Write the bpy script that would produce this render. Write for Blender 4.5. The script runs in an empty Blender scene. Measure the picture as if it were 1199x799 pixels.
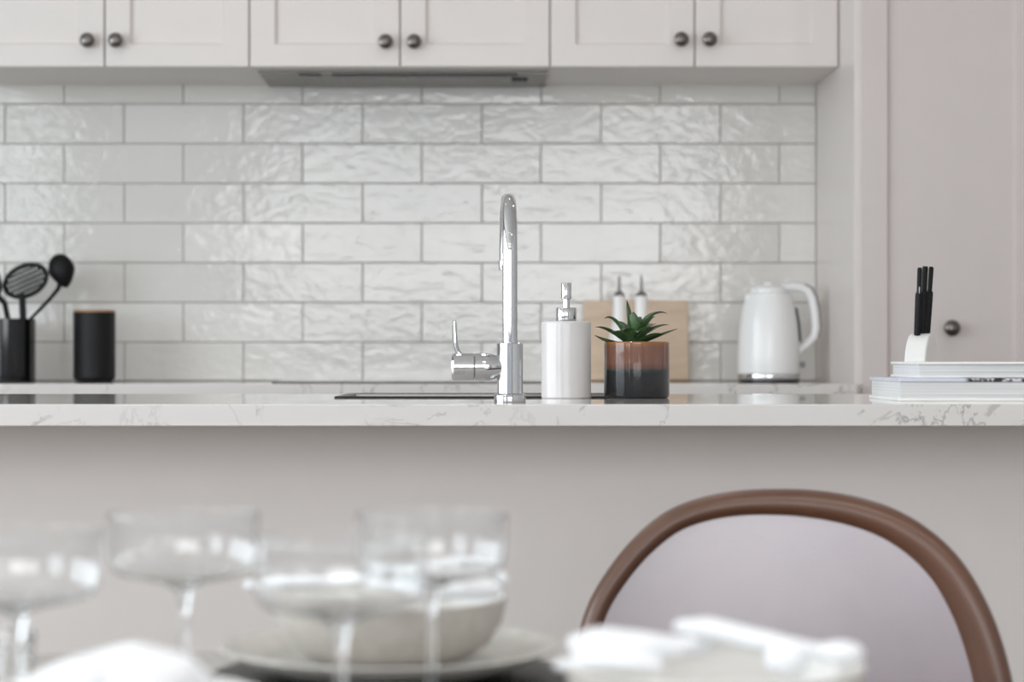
import bpy, bmesh, math, random
from mathutils import Vector, Matrix
random.seed(7)
PI = math.pi
S = bpy.context.scene
COL = S.collection

# ---------------------------------------------------------------- camera geometry
F = 2416.0            # focal length in pixels of the 1199 px wide frame
VX, VY = 575.0, 420.0 # vanishing point of the depth lines
CZ = 0.9765           # camera height
TOP = 0.92            # bench height
WALL = 5.2            # distance of the tiled wall
def PX(x, d): return (x - VX) * d / F
def PZ(y, d): return CZ - (y - VY) * d / F

# ---------------------------------------------------------------- materials
def new_mat(name):
    m = bpy.data.materials.new(name); m.use_nodes = True
    nt = m.node_tree
    return m, nt, nt.nodes['Principled BSDF']
def srgb(r, g, b):
    f = lambda c: (c / 255 / 12.92) if c / 255 <= 0.04045 else ((c / 255 + 0.055) / 1.055) ** 2.4
    return (f(r), f(g), f(b), 1)
def node(nt, kind, **kw):
    n = nt.nodes.new(kind)
    for k, v in kw.items():
        if k in n.inputs: n.inputs[k].default_value = v
        else: setattr(n, k, v)
    return n
def ramp(nt, stops, fac):
    r = nt.nodes.new('ShaderNodeValToRGB')
    while len(r.color_ramp.elements) < len(stops): r.color_ramp.elements.new(0.5)
    for e, (p, c) in zip(r.color_ramp.elements, stops): e.position = p; e.color = c
    nt.links.new(fac, r.inputs[0]); return r
def coords(nt, scale=(1, 1, 1)):
    tc = nt.nodes.new('ShaderNodeTexCoord'); mp = nt.nodes.new('ShaderNodeMapping')
    mp.inputs['Scale'].default_value = scale
    nt.links.new(tc.outputs['Object'], mp.inputs[0]); return mp.outputs[0]
def plain(name, rgb, rough=0.5, metal=0.0, var=0.03, nscale=14.0, bump=0.0, bscale=60.0, coat=0.0, spec=0.5):
    """a paint / ceramic / metal with a slight procedural variation of its colour and an optional fine bump"""
    m, nt, b = new_mat(name)
    c = srgb(*rgb); v = coords(nt)
    n = node(nt, 'ShaderNodeTexNoise', Scale=nscale, Detail=3.0); nt.links.new(v, n.inputs['Vector'])
    lo = tuple(x * (1 - var) for x in c[:3]) + (1,); hi = tuple(min(1, x * (1 + var)) for x in c[:3]) + (1,)
    r = ramp(nt, [(0.3, lo), (0.7, hi)], n.outputs[0])
    nt.links.new(r.outputs[0], b.inputs['Base Color'])
    b.inputs['Roughness'].default_value = rough; b.inputs['Metallic'].default_value = metal
    b.inputs['Coat Weight'].default_value = coat; b.inputs['Specular IOR Level'].default_value = spec
    if bump:
        n2 = node(nt, 'ShaderNodeTexNoise', Scale=bscale, Detail=2.0); nt.links.new(v, n2.inputs['Vector'])
        bp = node(nt, 'ShaderNodeBump', Strength=bump, Distance=0.002); nt.links.new(n2.outputs[0], bp.inputs['Height'])
        nt.links.new(bp.outputs[0], b.inputs['Normal'])
    return m
M = {}
M['wall'] = plain('wall_paint', (206, 206, 206), 0.6)
M['ceiling'] = plain('ceiling_paint', (240, 238, 235), 0.7)
M['cabinet'] = plain('cabinet_satin_white', (219, 212, 207), 0.32, var=0.01)
M['tower'] = plain('pantry_satin_white', (206, 196, 193), 0.35, var=0.01)
M['panel'] = plain('island_panel_paint', (224, 217, 213), 0.4, var=0.01)
M['under'] = plain('cabinet_underside', (214, 211, 208), 0.4, var=0.01)
M['knob'] = plain('brushed_pewter', (112, 106, 102), 0.28, 1.0, nscale=80)
M['steel'] = plain('brushed_steel', (138, 135, 131), 0.38, 1.0, nscale=60)
M['gunmetal'] = plain('gunmetal', (30, 30, 30), 0.3, 0.3)
M['darkslot'] = plain('dark_slot', (35, 32, 30), 0.5)
M['chrome'] = plain('chrome', (206, 206, 207), 0.045, 1.0, var=0.005)
M['black'] = plain('matte_black', (16, 16, 17), 0.5, var=0.1, spec=.3)
M['knifeblack'] = plain('knife_handle_black', (10, 10, 10), 0.5, spec=.25)
M['blackgloss'] = plain('black_glass', (12, 12, 13), 0.06)
M['nylon'] = plain('black_nylon', (9, 9, 9), 0.5, spec=.25)
M['soap'] = plain('soap_ceramic', (214, 210, 208), 0.18, var=0.012)
M['whiteceramic'] = plain('white_ceramic', (236, 234, 231), 0.15, var=0.01)
M['kettle'] = plain('kettle_white', (236, 236, 235), 0.2, var=0.01, bump=0.06, bscale=70)
M['kgrey'] = plain('kettle_grey', (150, 152, 156), 0.35)
M['kblack'] = plain('kettle_black', (40, 40, 42), 0.3)
M['napkin'] = plain('napkin_cotton', (228, 229, 231), 0.85, var=0.02, bump=0.25, bscale=260)
M['plate'] = plain('stoneware_plate', (190, 187, 181), 0.3, var=0.1, nscale=90)
M['bowl_out'] = plain('stoneware_bowl', (186, 180, 172), 0.45, var=0.08, nscale=120)
M['bowl_in'] = plain('bowl_glaze', (212, 210, 206), 0.2, var=0.03)
M['charger'] = plain('charger_black', (22, 21, 21), 0.4)
M['soil'] = plain('soil', (50, 38, 30), 0.95, var=0.4, nscale=300, bump=0.8, bscale=400)
M['paper'] = plain('book_cover_white', (238, 237, 234), 0.35)
M['blade'] = plain('knife_steel', (190, 190, 192), 0.2, 1.0)
M['charlegs'] = plain('chair_leg_metal', (26, 25, 24), 0.4, 0.6)
M['grout'] = plain('grout', (158, 154, 150), 0.9, var=0.06, nscale=60)

def tile_mat():
    m, nt, b = new_mat('glazed_tile')
    at = node(nt, 'ShaderNodeAttribute', attribute_name='tile')
    v = coords(nt, (17, 17, 30))
    add = node(nt, 'ShaderNodeVectorMath', operation='MULTIPLY_ADD')
    add.inputs[1].default_value = (40, 40, 40)
    nt.links.new(at.outputs['Color'], add.inputs[0]); nt.links.new(v, add.inputs[2])
    n1 = node(nt, 'ShaderNodeTexNoise', Scale=1.0, Detail=2.0, Roughness=0.5, Distortion=0.9); nt.links.new(add.outputs[0], n1.inputs['Vector'])
    v2 = coords(nt, (60, 60, 66))
    n2 = node(nt, 'ShaderNodeTexNoise', Scale=1.0, Detail=2.0); nt.links.new(v2, n2.inputs['Vector'])
    mx = node(nt, 'ShaderNodeMath', operation='MULTIPLY_ADD'); mx.inputs[1].default_value = 0.4
    nt.links.new(n2.outputs[0], mx.inputs[0]); nt.links.new(n1.outputs[0], mx.inputs[2])
    bp = node(nt, 'ShaderNodeBump', Strength=1.0, Distance=0.0012); nt.links.new(mx.outputs[0], bp.inputs['Height'])
    nt.links.new(bp.outputs[0], b.inputs['Normal'])
    sep = node(nt, 'ShaderNodeSeparateColor'); nt.links.new(at.outputs['Color'], sep.inputs[0])
    r = ramp(nt, [(0, srgb(214, 211, 206)), (1, srgb(224, 221, 216))], sep.outputs[2])
    nt.links.new(r.outputs[0], b.inputs['Base Color'])
    b.inputs['Roughness'].default_value = 0.085
    return m
M['tile'] = tile_mat()

def stone_mat():
    m, nt, b = new_mat('veined_quartz')
    v = coords(nt, (1, 1, 1))
    w = node(nt, 'ShaderNodeTexNoise', Scale=7.0, Detail=6.0, Roughness=0.62, Distortion=1.0); nt.links.new(v, w.inputs['Vector'])
    s = node(nt, 'ShaderNodeMath', operation='SUBTRACT'); s.inputs[1].default_value = 0.5; nt.links.new(w.outputs[0], s.inputs[0])
    a = node(nt, 'ShaderNodeMath', operation='ABSOLUTE'); nt.links.new(s.outputs[0], a.inputs[0])
    vein = ramp(nt, [(0.0, (1, 1, 1, 1)), (0.014, (0, 0, 0, 1))], a.outputs[0])
    msk = node(nt, 'ShaderNodeTexNoise', Scale=4.0, Detail=2.0); nt.links.new(v, msk.inputs['Vector'])
    mr = ramp(nt, [(0.44, (0, 0, 0, 1)), (0.60, (1, 1, 1, 1))], msk.outputs[0])
    mul = node(nt, 'ShaderNodeMath', operation='MULTIPLY'); nt.links.new(vein.outputs[0], mul.inputs[0]); nt.links.new(mr.outputs[0], mul.inputs[1])
    bn = node(nt, 'ShaderNodeTexNoise', Scale=10.0, Detail=5.0, Roughness=0.6, Distortion=0.6); nt.links.new(v, bn.inputs['Vector'])
    br = ramp(nt, [(0.635, (0, 0, 0, 1)), (0.66, (.55, .55, .55, 1))], bn.outputs[0])
    mxx = node(nt, 'ShaderNodeMath', operation='MAXIMUM'); nt.links.new(mul.outputs[0], mxx.inputs[0]); nt.links.new(br.outputs[0], mxx.inputs[1])
    c = ramp(nt, [(0, srgb(217, 212, 208)), (1, srgb(164, 160, 157))], mxx.outputs[0])
    nt.links.new(c.outputs[0], b.inputs['Base Color'])
    b.inputs['Roughness'].default_value = 0.03
    return m
M['stone'] = stone_mat()

def wood_mat(name, c1, c2, scale, rough=0.5):
    m, nt, b = new_mat(name)
    v = coords(nt, scale)
    n = node(nt, 'ShaderNodeTexNoise', Scale=1.0, Detail=5.0, Roughness=0.6, Distortion=0.8); nt.links.new(v, n.inputs['Vector'])
    r = ramp(nt, [(0.3, srgb(*c1)), (0.7, srgb(*c2))], n.outputs[0])
    nt.links.new(r.outputs[0], b.inputs['Base Color']); b.inputs['Roughness'].default_value = rough
    return m
M['board'] = wood_mat('board_oak', (200, 176, 152), (222, 200, 178), (4, 20, 26))
M['lidwood'] = wood_mat('lid_wood', (160, 120, 92), (186, 146, 116), (6, 30, 30))
M['floor'] = wood_mat('floor_oak', (128, 122, 116), (160, 154, 147), (14, 1.2, 1), 0.4)
M['table'] = wood_mat('table_pale_oak', (158, 154, 150), (182, 178, 173), (2.5, 22, 20), 0.22)

def pot_mat():
    m, nt, b = new_mat('dipped_glaze')
    tc = nt.nodes.new('ShaderNodeTexCoord'); sx = nt.nodes.new('ShaderNodeSeparateXYZ'); nt.links.new(tc.outputs['Object'], sx.inputs[0])
    n = node(nt, 'ShaderNodeTexNoise', Scale=45.0, Detail=3.0); nt.links.new(tc.outputs['Object'], n.inputs['Vector'])
    ma = node(nt, 'ShaderNodeMath', operation='MULTIPLY_ADD'); ma.inputs[1].default_value = 0.006
    nt.links.new(n.outputs[0], ma.inputs[0]); nt.links.new(sx.outputs[2], ma.inputs[2])
    dv = node(nt, 'ShaderNodeMath', operation='DIVIDE'); dv.inputs[1].default_value = 0.086; nt.links.new(ma.outputs[0], dv.inputs[0])
    r = ramp(nt, [(0.0, srgb(24, 24, 26)), (0.44, srgb(26, 29, 31)), (0.495, srgb(34, 50, 48)), (0.53, srgb(92, 62, 52)),
                  (0.62, srgb(116, 79, 65)), (0.88, srgb(120, 80, 62)), (0.99, srgb(156, 104, 50))], dv.outputs[0])
    nt.links.new(r.outputs[0], b.inputs['Base Color'])
    b.inputs['Roughness'].default_value = 0.12; b.inputs['Coat Weight'].default_value = 0.3
    return m
M['pot'] = pot_mat()

def leaf_mat():
    m, nt, b = new_mat('succulent_leaf')
    v = coords(nt); n = node(nt, 'ShaderNodeTexNoise', Scale=60.0, Detail=3.0); nt.links.new(v, n.inputs['Vector'])
    r = ramp(nt, [(0.3, srgb(44, 66, 40)), (0.7, srgb(86, 116, 72))], n.outputs[0]); nt.links.new(r.outputs[0], b.inputs['Base Color'])
    b.inputs['Roughness'].default_value = 0.38; return m
M['leaf'] = leaf_mat()

def leather(name, rgb, rough, spec=.5, coat=0.0):
    m, nt, b = new_mat(name)
    v = coords(nt); n = node(nt, 'ShaderNodeTexNoise', Scale=9.0, Detail=4.0); nt.links.new(v, n.inputs['Vector'])
    c = srgb(*rgb)
    r = ramp(nt, [(0.3, tuple(x * 0.85 for x in c[:3]) + (1,)), (0.7, tuple(x * 1.12 for x in c[:3]) + (1,))], n.outputs[0])
    nt.links.new(r.outputs[0], b.inputs['Base Color']); b.inputs['Roughness'].default_value = rough
    vo = node(nt, 'ShaderNodeTexVoronoi', Scale=420.0); nt.links.new(v, vo.inputs['Vector'])
    bp = node(nt, 'ShaderNodeBump', Strength=0.12, Distance=0.001); nt.links.new(vo.outputs[0], bp.inputs['Height'])
    nt.links.new(bp.outputs[0], b.inputs['Normal'])
    b.inputs['Specular IOR Level'].default_value = spec; b.inputs['Coat Weight'].default_value = coat; b.inputs['Coat Roughness'].default_value = .38; b.inputs['Coat IOR'].default_value = 2.0
    return m
M['leather'] = leather('brown_leather', (90, 58, 41), 0.36, .5, .08)
M['leatherpad'] = leather('brown_leather_sheen_tint', (128, 113, 120), 0.36, 1.0, 1.0)  # cool window sheen painted into the base colour of the brown leather pad

def pages_mat():
    m, nt, b = new_mat('page_edges')
    v = coords(nt, (2, 2, 900)); n = node(nt, 'ShaderNodeTexNoise', Scale=1.0, Detail=2.0); nt.links.new(v, n.inputs['Vector'])
    r = ramp(nt, [(0.3, srgb(196, 197, 198)), (0.7, srgb(230, 229, 226))], n.outputs[0]); nt.links.new(r.outputs[0], b.inputs['Base Color'])
    b.inputs['Roughness'].default_value = 0.8; return m
M['pages'] = pages_mat()
def printed_cover():
    m, nt, b = new_mat('printed_cover')
    tc = nt.nodes.new('ShaderNodeTexCoord'); sx = nt.nodes.new('ShaderNodeSeparateXYZ'); nt.links.new(tc.outputs['Object'], sx.inputs[0])
    gate = ramp(nt, [(0.0, (0, 0, 0, 1)), (0.02, (1, 1, 1, 1))], sx.outputs[0])
    gate.color_ramp.elements[0].position = 0.088; gate.color_ramp.elements[1].position = 0.092
    n = node(nt, 'ShaderNodeTexNoise', Scale=90.0, Detail=2.0); nt.links.new(tc.outputs['Object'], n.inputs['Vector'])
    pr = ramp(nt, [(0.45, srgb(40, 38, 44)), (0.6, srgb(200, 200, 206))], n.outputs[0])
    mx = nt.nodes.new('ShaderNodeMix'); mx.data_type = 'RGBA'
    nt.links.new(gate.outputs[0], mx.inputs[0]); mx.inputs[6].default_value = srgb(206, 208, 220); nt.links.new(pr.outputs[0], mx.inputs[7])
    nt.links.new(mx.outputs[2], b.inputs['Base Color']); b.inputs['Roughness'].default_value = 0.25
    return m
M['printed'] = printed_cover()

def glass_mat(name, rough=0.0):
    m, nt, b = new_mat(name)
    b.inputs['Base Color'].default_value = (0.98, 0.985, 0.985, 1)
    b.inputs['Transmission Weight'].default_value = 1.0; b.inputs['IOR'].default_value = 1.47
    v = coords(nt); n = node(nt, 'ShaderNodeTexNoise', Scale=30.0); nt.links.new(v, n.inputs['Vector'])
    r = ramp(nt, [(0.0, (rough, rough, rough, 1)), (1.0, (rough + .02,) * 3 + (1,))], n.outputs[0]); nt.links.new(r.outputs[0], b.inputs['Roughness'])
    return m
M['glass'] = glass_mat('clear_glass')
def emit(name, rgb, strength):
    m, nt, b = new_mat(name); b.inputs['Emission Color'].default_value = srgb(*rgb); b.inputs['Emission Strength'].default_value = strength
    return m
M['lamp'] = emit('downlight_lens', (255, 250, 246), 250.0)

# ---------------------------------------------------------------- mesh helpers
BOXED = set()          # meshes made of bevelled blocks get flat, weighted face normals
def link(name, bm, mats, parent=None, smooth=35, loc=None, wn=None):
    if wn is None: wn = id(bm) in BOXED
    BOXED.discard(id(bm))
    bmesh.ops.recalc_face_normals(bm, faces=bm.faces)
    me = bpy.data.meshes.new(name); bm.to_mesh(me); bm.free()
    for m in (mats if isinstance(mats, (list, tuple)) else [mats]): me.materials.append(m)
    o = bpy.data.objects.new(name, me); COL.objects.link(o)
    if smooth:
        me.shade_smooth(); me.set_sharp_from_angle(angle=math.radians(smooth))
    if smooth and wn:
        w_ = o.modifiers.new('flat_faces', 'WEIGHTED_NORMAL'); w_.keep_sharp = True; w_.weight = 50; w_.thresh = .12
    if parent: o.parent = parent
    if loc: o.location = loc
    return o
def thing(name, label, cat, loc=(0, 0, 0), group=None, rz=0.0):
    o = bpy.data.objects.new(name, None); COL.objects.link(o); o.location = loc; o.rotation_euler = (0, 0, rz)
    return tag(o, label, cat, group)
def tag(o, label, cat, group=None):
    o['label'] = label; o['category'] = cat
    if group: o['group'] = group
    return o
def struct(o, label=None):
    o['kind'] = 'structure'
    if label: o['label'] = label
    return o
def box(bm, x0, x1, y0, y1, z0, z1, bev=0.0, seg=2, mi=0):
    BOXED.add(id(bm))
    r = bmesh.ops.create_cube(bm, size=1.0)
    for v in r['verts']:
        v.co = Vector((x0 + (v.co.x + .5) * (x1 - x0), y0 + (v.co.y + .5) * (y1 - y0), z0 + (v.co.z + .5) * (z1 - z0)))
    fs = {f for v in r['verts'] for f in v.link_faces}
    for f in fs: f.material_index = mi
    if bev:
        es = {e for v in r['verts'] for e in v.link_edges}
        bmesh.ops.bevel(bm, geom=list(es), offset=bev, segments=seg, affect='EDGES', profile=0.5, material=mi)
def lathe(bm, prof, n=48, c=(0, 0), mi=0):
    rings = []
    for r, z in prof:
        if r < 1e-6: rings.append([bm.verts.new((c[0], c[1], z))])
        else: rings.append([bm.verts.new((c[0] + r * math.cos(2 * PI * k / n), c[1] + r * math.sin(2 * PI * k / n), z)) for k in range(n)])
    for a, b in zip(rings, rings[1:]):
        for k in range(n):
            k2 = (k + 1) % n
            if len(a) == 1 and len(b) == 1: continue
            if len(a) == 1: f = bm.faces.new((a[0], b[k2], b[k]))
            elif len(b) == 1: f = bm.faces.new((a[k], a[k2], b[0]))
            else: f = bm.faces.new((a[k], a[k2], b[k2], b[k]))
            f.material_index = mi
def arc(cx, cz, r, a0, a1, n=6):
    return [(cx + r * math.cos(math.radians(a0 + (a1 - a0) * k / n)), cz + r * math.sin(math.radians(a0 + (a1 - a0) * k / n))) for k in range(n + 1)]
def tube(bm, pts, rad, n=16, flat=1.0, caps=True, mi=0, up=None):
    """a tube along pts; rad a number or list; flat squashes the second cross axis"""
    pts = [Vector(p) for p in pts]; N = len(pts)
    rad = rad if isinstance(rad, (list, tuple)) else [rad] * N
    ref = Vector(up) if up else None
    rings = []; prev = None
    for i, p in enumerate(pts):
        t = (pts[min(i + 1, N - 1)] - pts[max(i - 1, 0)]).normalized()
        if prev is None:
            r0 = ref if ref else (Vector((0, 0, 1)) if abs(t.z) < 0.9 else Vector((1, 0, 0)))
            u = (r0 - t * r0.dot(t)).normalized()
        else:
            u = (prev - t * prev.dot(t)).normalized()
        prev = u; w = t.cross(u)
        rings.append([bm.verts.new(p + rad[i] * (math.cos(2 * PI * k / n) * u * flat + math.sin(2 * PI * k / n) * w)) for k in range(n)])
    for a, b in zip(rings, rings[1:]):
        for k in range(n):
            f = bm.faces.new((a[k], a[(k + 1) % n], b[(k + 1) % n], b[k])); f.material_index = mi
    if caps:
        for rg in (rings[0], rings[-1]):
            f = bm.faces.new(rg); f.material_index = mi
def ellipsoid(bm, c, r, rot=None, seg=20, rings=12):
    mt = Matrix.Translation(Vector(c)) @ (rot.to_4x4() if rot else Matrix.Identity(4)) @ Matrix.Diagonal((r[0], r[1], r[2], 1))
    bmesh.ops.create_uvsphere(bm, u_segments=seg, v_segments=rings, radius=1.0, matrix=mt)
def bez(p0, p1, p2, n=12):
    p0, p1, p2 = map(Vector, (p0, p1, p2))
    return [(1 - t) ** 2 * p0 + 2 * t * (1 - t) * p1 + t * t * p2 for t in [k / n for k in range(n + 1)]]
B = bmesh.new

# ---------------------------------------------------------------- the room
XL, XR, YB, YF, H = -2.7, 2.5, WALL, -3.2, 2.65
def slab(name, x0, x1, y0, y1, z0, z1, m):
    b = B(); box(b, x0, x1, y0, y1, z0, z1); return struct(link(name, b, m, smooth=0))
slab('floor', XL - .1, XR + .1, YF - .1, YB + .1, -0.1, 0, M['floor'])
slab('ceiling', XL - .1, XR + .1, YF - .1, YB + .1, H, H + 0.1, M['ceiling'])
slab('wall_back', XL - .1, XR + .1, YB + 0.004, YB + .1, 0, H, M['wall'])
slab('wall_right', XR, XR + .1, YF, YB, 0, H, M['wall'])
# wall_front behind the viewpoint, with a wide glazed opening; wall_left with a window over the dining side
FW = (-1.6, 1.5, 1.05, 2.5)
LW = (0.3, 3.6, 0.75, 2.35)
LW2 = (-2.7, -0.5, 0.75, 2.35)
b = B()
box(b, XL - .1, FW[0], YF - .1, YF, 0, H); box(b, FW[1], XR + .1, YF - .1, YF, 0, H); box(b, FW[0], FW[1], YF - .1, YF, FW[3], H)
struct(link('wall_front', b, M['wall'], smooth=0))
b = B()
box(b, XL - .1, XL, YF, LW2[0], 0, H); box(b, XL - .1, XL, LW2[1], LW[0], 0, H); box(b, XL - .1, XL, LW2[0], LW2[1], 0, LW2[2]); box(b, XL - .1, XL, LW2[0], LW2[1], LW2[3], H); box(b, XL - .1, XL, LW[1], YB, 0, H); box(b, XL - .1, XL, LW[0], LW[1], 0, LW[2]); box(b, XL - .1, XL, LW[0], LW[1], LW[3], H)
struct(link('wall_left', b, M['wall'], smooth=0))
b = B()
for x in (FW[0], (FW[0] * 2 + FW[1]) / 3, (FW[0] + FW[1] * 2) / 3, FW[1] - .05): box(b, x, x + .05, YF - .08, YF - .02, FW[2], FW[3])
for z in (FW[2], FW[3] - .05): box(b, FW[0], FW[1], YF - .08, YF - .02, z, z + .05)
struct(link('window_1', b, M['black'], smooth=0))
b = B()
for y in (LW[0], (LW[0] + LW[1]) / 2 - .025, LW[1] - .05): box(b, XL - .08, XL - .02, y, y + .05, LW[2], LW[3])
for z in (LW[2], LW[3] - .05): box(b, XL - .08, XL - .02, LW[0], LW[1], z, z + .05)
struct(link('window_2', b, M['black'], smooth=0))
b = B()
for y in (LW2[0], LW2[1] - .05): box(b, XL - .08, XL - .02, y, y + .05, LW2[2], LW2[3])
for z in (LW2[2], LW2[3] - .05): box(b, XL - .08, XL - .02, LW2[0], LW2[1], z, z + .05)
struct(link('window_3', b, M['black'], smooth=0))

# ---------------------------------------------------------------- tiled splashback
XT = PX(955, WALL)                                   # where the tiles meet the tall pantry
def splashback():
    bm = B(); lay = bm.loops.layers.float_color.new('tile')
    g = 0.0012; z_top = 1.668; x_min = XL
    for k in range(0, 8):
        z0 = max(TOP, 0.9174 + 0.1 * k) + g; z1 = min(z_top, 1.0174 + 0.1 * k) - g
        ph = -0.3228 if k % 2 == 0 else -0.1743
        x = ph - 0.3 * 9
        while x < XT:
            a, c = max(x + g, x_min), min(x + 0.3 - g, XT - 0.001)
            x += 0.3
            if c - a < 0.01: continue
            rnd = (random.random(), random.random(), random.random(), 1)
            tx, tz = random.uniform(-.0016, .0016), random.uniform(-.0007, .0007)
            d = 0.009; e = 0.0016
            vs = []
            for (xx, zz, yy) in ((a, z0, 0), (c, z0, 0), (c, z1, 0), (a, z1, 0)): vs.append(bm.verts.new((xx, WALL, zz)))
            fr = []
            for (xx, zz) in ((a + e, z0 + e), (c - e, z0 + e), (c - e, z1 - e), (a + e, z1 - e)):
                u = (xx - (a + c) / 2) / (c - a); w = (zz - (z0 + z1) / 2) / max(.01, z1 - z0)
                fr.append(bm.verts.new((xx, WALL - d + tx * u + tz * w, zz)))
            md = [bm.verts.new((p.co.x, WALL - d + 0.0018, p.co.z)) for p in vs]
            fs = [bm.faces.new(fr)]
            for q in range(4):
                r = (q + 1) % 4
                fs += [bm.faces.new((md[q], md[r], fr[r], fr[q])), bm.faces.new((vs[q], vs[r], md[r], md[q]))]
            for f in fs:
                for l in f.loops: l[lay] = rnd
    root = tag(link('tiled_splashback', bm, M['tile'], smooth=20), 'white glazed brick-pattern tile splashback running along the wall behind the cooktop', 'splashback')
    gb = B(); box(gb, XL, XT - .0005, WALL - 0.0066, WALL + 0.003, TOP + .0005, 1.6635); link('grout', gb, M['grout'], root, smooth=0)['label'] = 'grey grout between the tiles'
splashback()

# ---------------------------------------------------------------- shaker fronts, knobs
def shaker(name, x0, x1, z0, z1, y, mat, parent, stile=0.058, rail=0.052, th=0.02, dip=0.009, slope=0.005):
    """a framed door whose centre field is set back; front face at y, facing the viewer (-y)"""
    bm = B()
    def ring(ix, iz, yy): return [bm.verts.new(p) for p in ((x0 + ix, yy, z0 + iz), (x1 - ix, yy, z0 + iz), (x1 - ix, yy, z1 - iz), (x0 + ix, yy, z1 - iz))]
    bk = ring(0, 0, y + th); r0 = ring(0, 0, y + 0.0015); r1 = ring(0.0015, 0.0015, y); r2 = ring(stile, rail, y)
    r3 = ring(stile + slope, rail + slope, y + dip)
    rs = [bk, r0, r1, r2, r3]
    for a, c in zip(rs, rs[1:]):
        for k in range(4): bm.faces.new((a[k], a[(k + 1) % 4], c[(k + 1) % 4], c[k]))
    bm.faces.new(r3); bm.faces.new(bk)
    return link(name, bm, mat, parent, smooth=0)
def knob(x, y, z, parent, r=0.0175):
    bm = B()
    prof = [(0.0, 0.0), (0.009, 0.0), (0.0075, 0.004), (0.0065, 0.012), (r * .8, 0.016), (r * .97, 0.019), (r, 0.022), (r * .9, 0.0265), (r * .6, 0.0295), (r * .25, 0.031), (0, 0.0313)]
    lathe(bm, prof, 32)
    bmesh.ops.rotate(bm, verts=bm.verts, cent=(0, 0, 0), matrix=Matrix.Rotation(PI / 2, 3, 'X'))
    for v in bm.verts: v.co += Vector((x, y, z))
    link('knob', bm, M['knob'], parent)

# ---------------------------------------------------------------- wall cabinets (each double unit is one thing)
CF = 4.851                                           # front plane of the doors
CZ0 = PZ(78, CF); CZ1 = 2.42
CB = WALL - 0.001
def wall_cabinet(label, xa, xm, xb, kx, ky):
    X0, XM, X1 = PX(xa, CF), PX(xm, CF), PX(xb, CF)
    t = thing('wall_cabinet', label, 'cabinet', ((X0 + X1) / 2, CF, CZ0), 'white shaker wall cabinets')
    inv = Vector(t.location)
    kids = []
    b = B(); box(b, X0, X1, CF + 0.021, CB, CZ0 + 0.001, CZ1, 0.0008, 1); kids.append(link('carcass', b, M['under'], None, smooth=0))
    g = 0.0016
    for (p, q, k) in ((X0 + g, XM - g, kx[0]), (XM + g, X1 - g, kx[1])):
        d = shaker('door', p, q, CZ0, CZ1, CF, M['cabinet'], None)
        knob(PX(k, CF), CF, PZ(ky, CF), d); kids.append(d)
    for o in kids:
        o.parent = t; o.matrix_parent_inverse = Matrix.Translation(-inv)
wall_cabinet('white shaker wall cabinet above the black canister, double doors with pewter knobs', -48, 122.5, 292, (104, 137), 48.5)
wall_cabinet('white shaker wall cabinet directly above the steel range hood, double doors', 292, 468.5, 644, (452, 485), 50)
wall_cabinet('white shaker wall cabinet above the kettle, next to the tall pantry, double doors', 644, 813.5, 982, (797, 830), 47.5)

# range hood let into the underside
def range_hood():
    z = CZ0 - 0.004
    yf = 4.93; yb = WALL - 0.012
    xl, xr = PX(302, yf), PX(641, yf)
    cx = (xl + xr) / 2
    t = thing('range_hood', 'slim brushed steel range hood set under the middle wall cabinet', 'range hood', (cx, yf, z))
    inv = Vector(t.location)
    def par(o):
        o.parent = t; o.matrix_parent_inverse = Matrix.Translation(-inv)
    b = B(); box(b, xl, xr, yf, yb, z, CZ0 + 0.0005, 0.001, 2); par(link('body', b, M['steel']))
    b = B(); box(b, PX(388, yf), PX(606, yf), yf + 0.004, yf + .045, z - 0.0015, z + .002, 0.001); par(link('intake_slot', b, M['darkslot']))
    b = B(); box(b, PX(349, yf), PX(375, yf), yf + 0.006, yf + .04, z - 0.0015, z + .002, 0.001); par(link('lamp_lens', b, M['darkslot']))
    b = B(); box(b, PX(345, yf), PX(600, yf), yf + .07, yb - .03, z - 0.003, z + .002, 0.001)
    for k in range(24):
        x = PX(345, yf) + 0.01 + k * 0.0213; box(b, x, x + .004, yf + .08, yb - .04, z - .0042, z - .002)
    par(link('grease_filter', b, M['steel']))
    b = B(); box(b, PX(598, 5.05), PX(618, 5.05), 5.02, 5.1, z - .004, z + .001, 0.001)
    for k in range(3): box(b, PX(600 + 6 * k, 5.05), PX(604 + 6 * k, 5.05), 5.03, 5.05, z - .0065, z - .003)
    par(link('switch_panel', b, M['gunmetal']))
range_hood()

# ---------------------------------------------------------------- rear run: base cabinets, worktop, cooktop
BF = 4.6
def rear_run():
    t = thing('base_cabinet', 'white base cabinets under the worktop along the tiled wall', 'cabinet', (-0.5, 4.66, 0))
    inv = Vector(t.location)
    x0 = XL + .002; x1 = XT - .001
    b = B(); box(b, x0, x1, 4.66, WALL, 0.0, TOP - .0305); box(b, x0, x1, 4.645, 4.66, .1, TOP - .0305)
    o = link('carcass', b, M['cabinet'], smooth=0); o.parent = t; o.matrix_parent_inverse = Matrix.Translation(-inv)
    n = 6; w = (x1 - x0) / n
    for k in range(n):
        o = shaker('door', x0 + k * w + .002, x0 + (k + 1) * w - .002, .12, TOP - .035, 4.625, M['cabinet'], None)
        o.parent = t; o.matrix_parent_inverse = Matrix.Translation(-inv)
    b = B(); box(b, x0, x1, BF, WALL - .0095, TOP - .03, TOP, 0.0015)
    tag(link('rear_worktop', b, M['stone']), 'pale stone worktop along the tiled wall carrying kettle and canister', 'worktop')
    b = B(); box(b, PX(318, 4.66), PX(638, 4.66), 4.665, 5.12, TOP, TOP + .0045, 0.001)
    tag(link('cooktop', b, M['blackgloss']), 'black glass cooktop lying flat on the rear worktop under the hood', 'cooktop')
rear_run()

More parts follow.
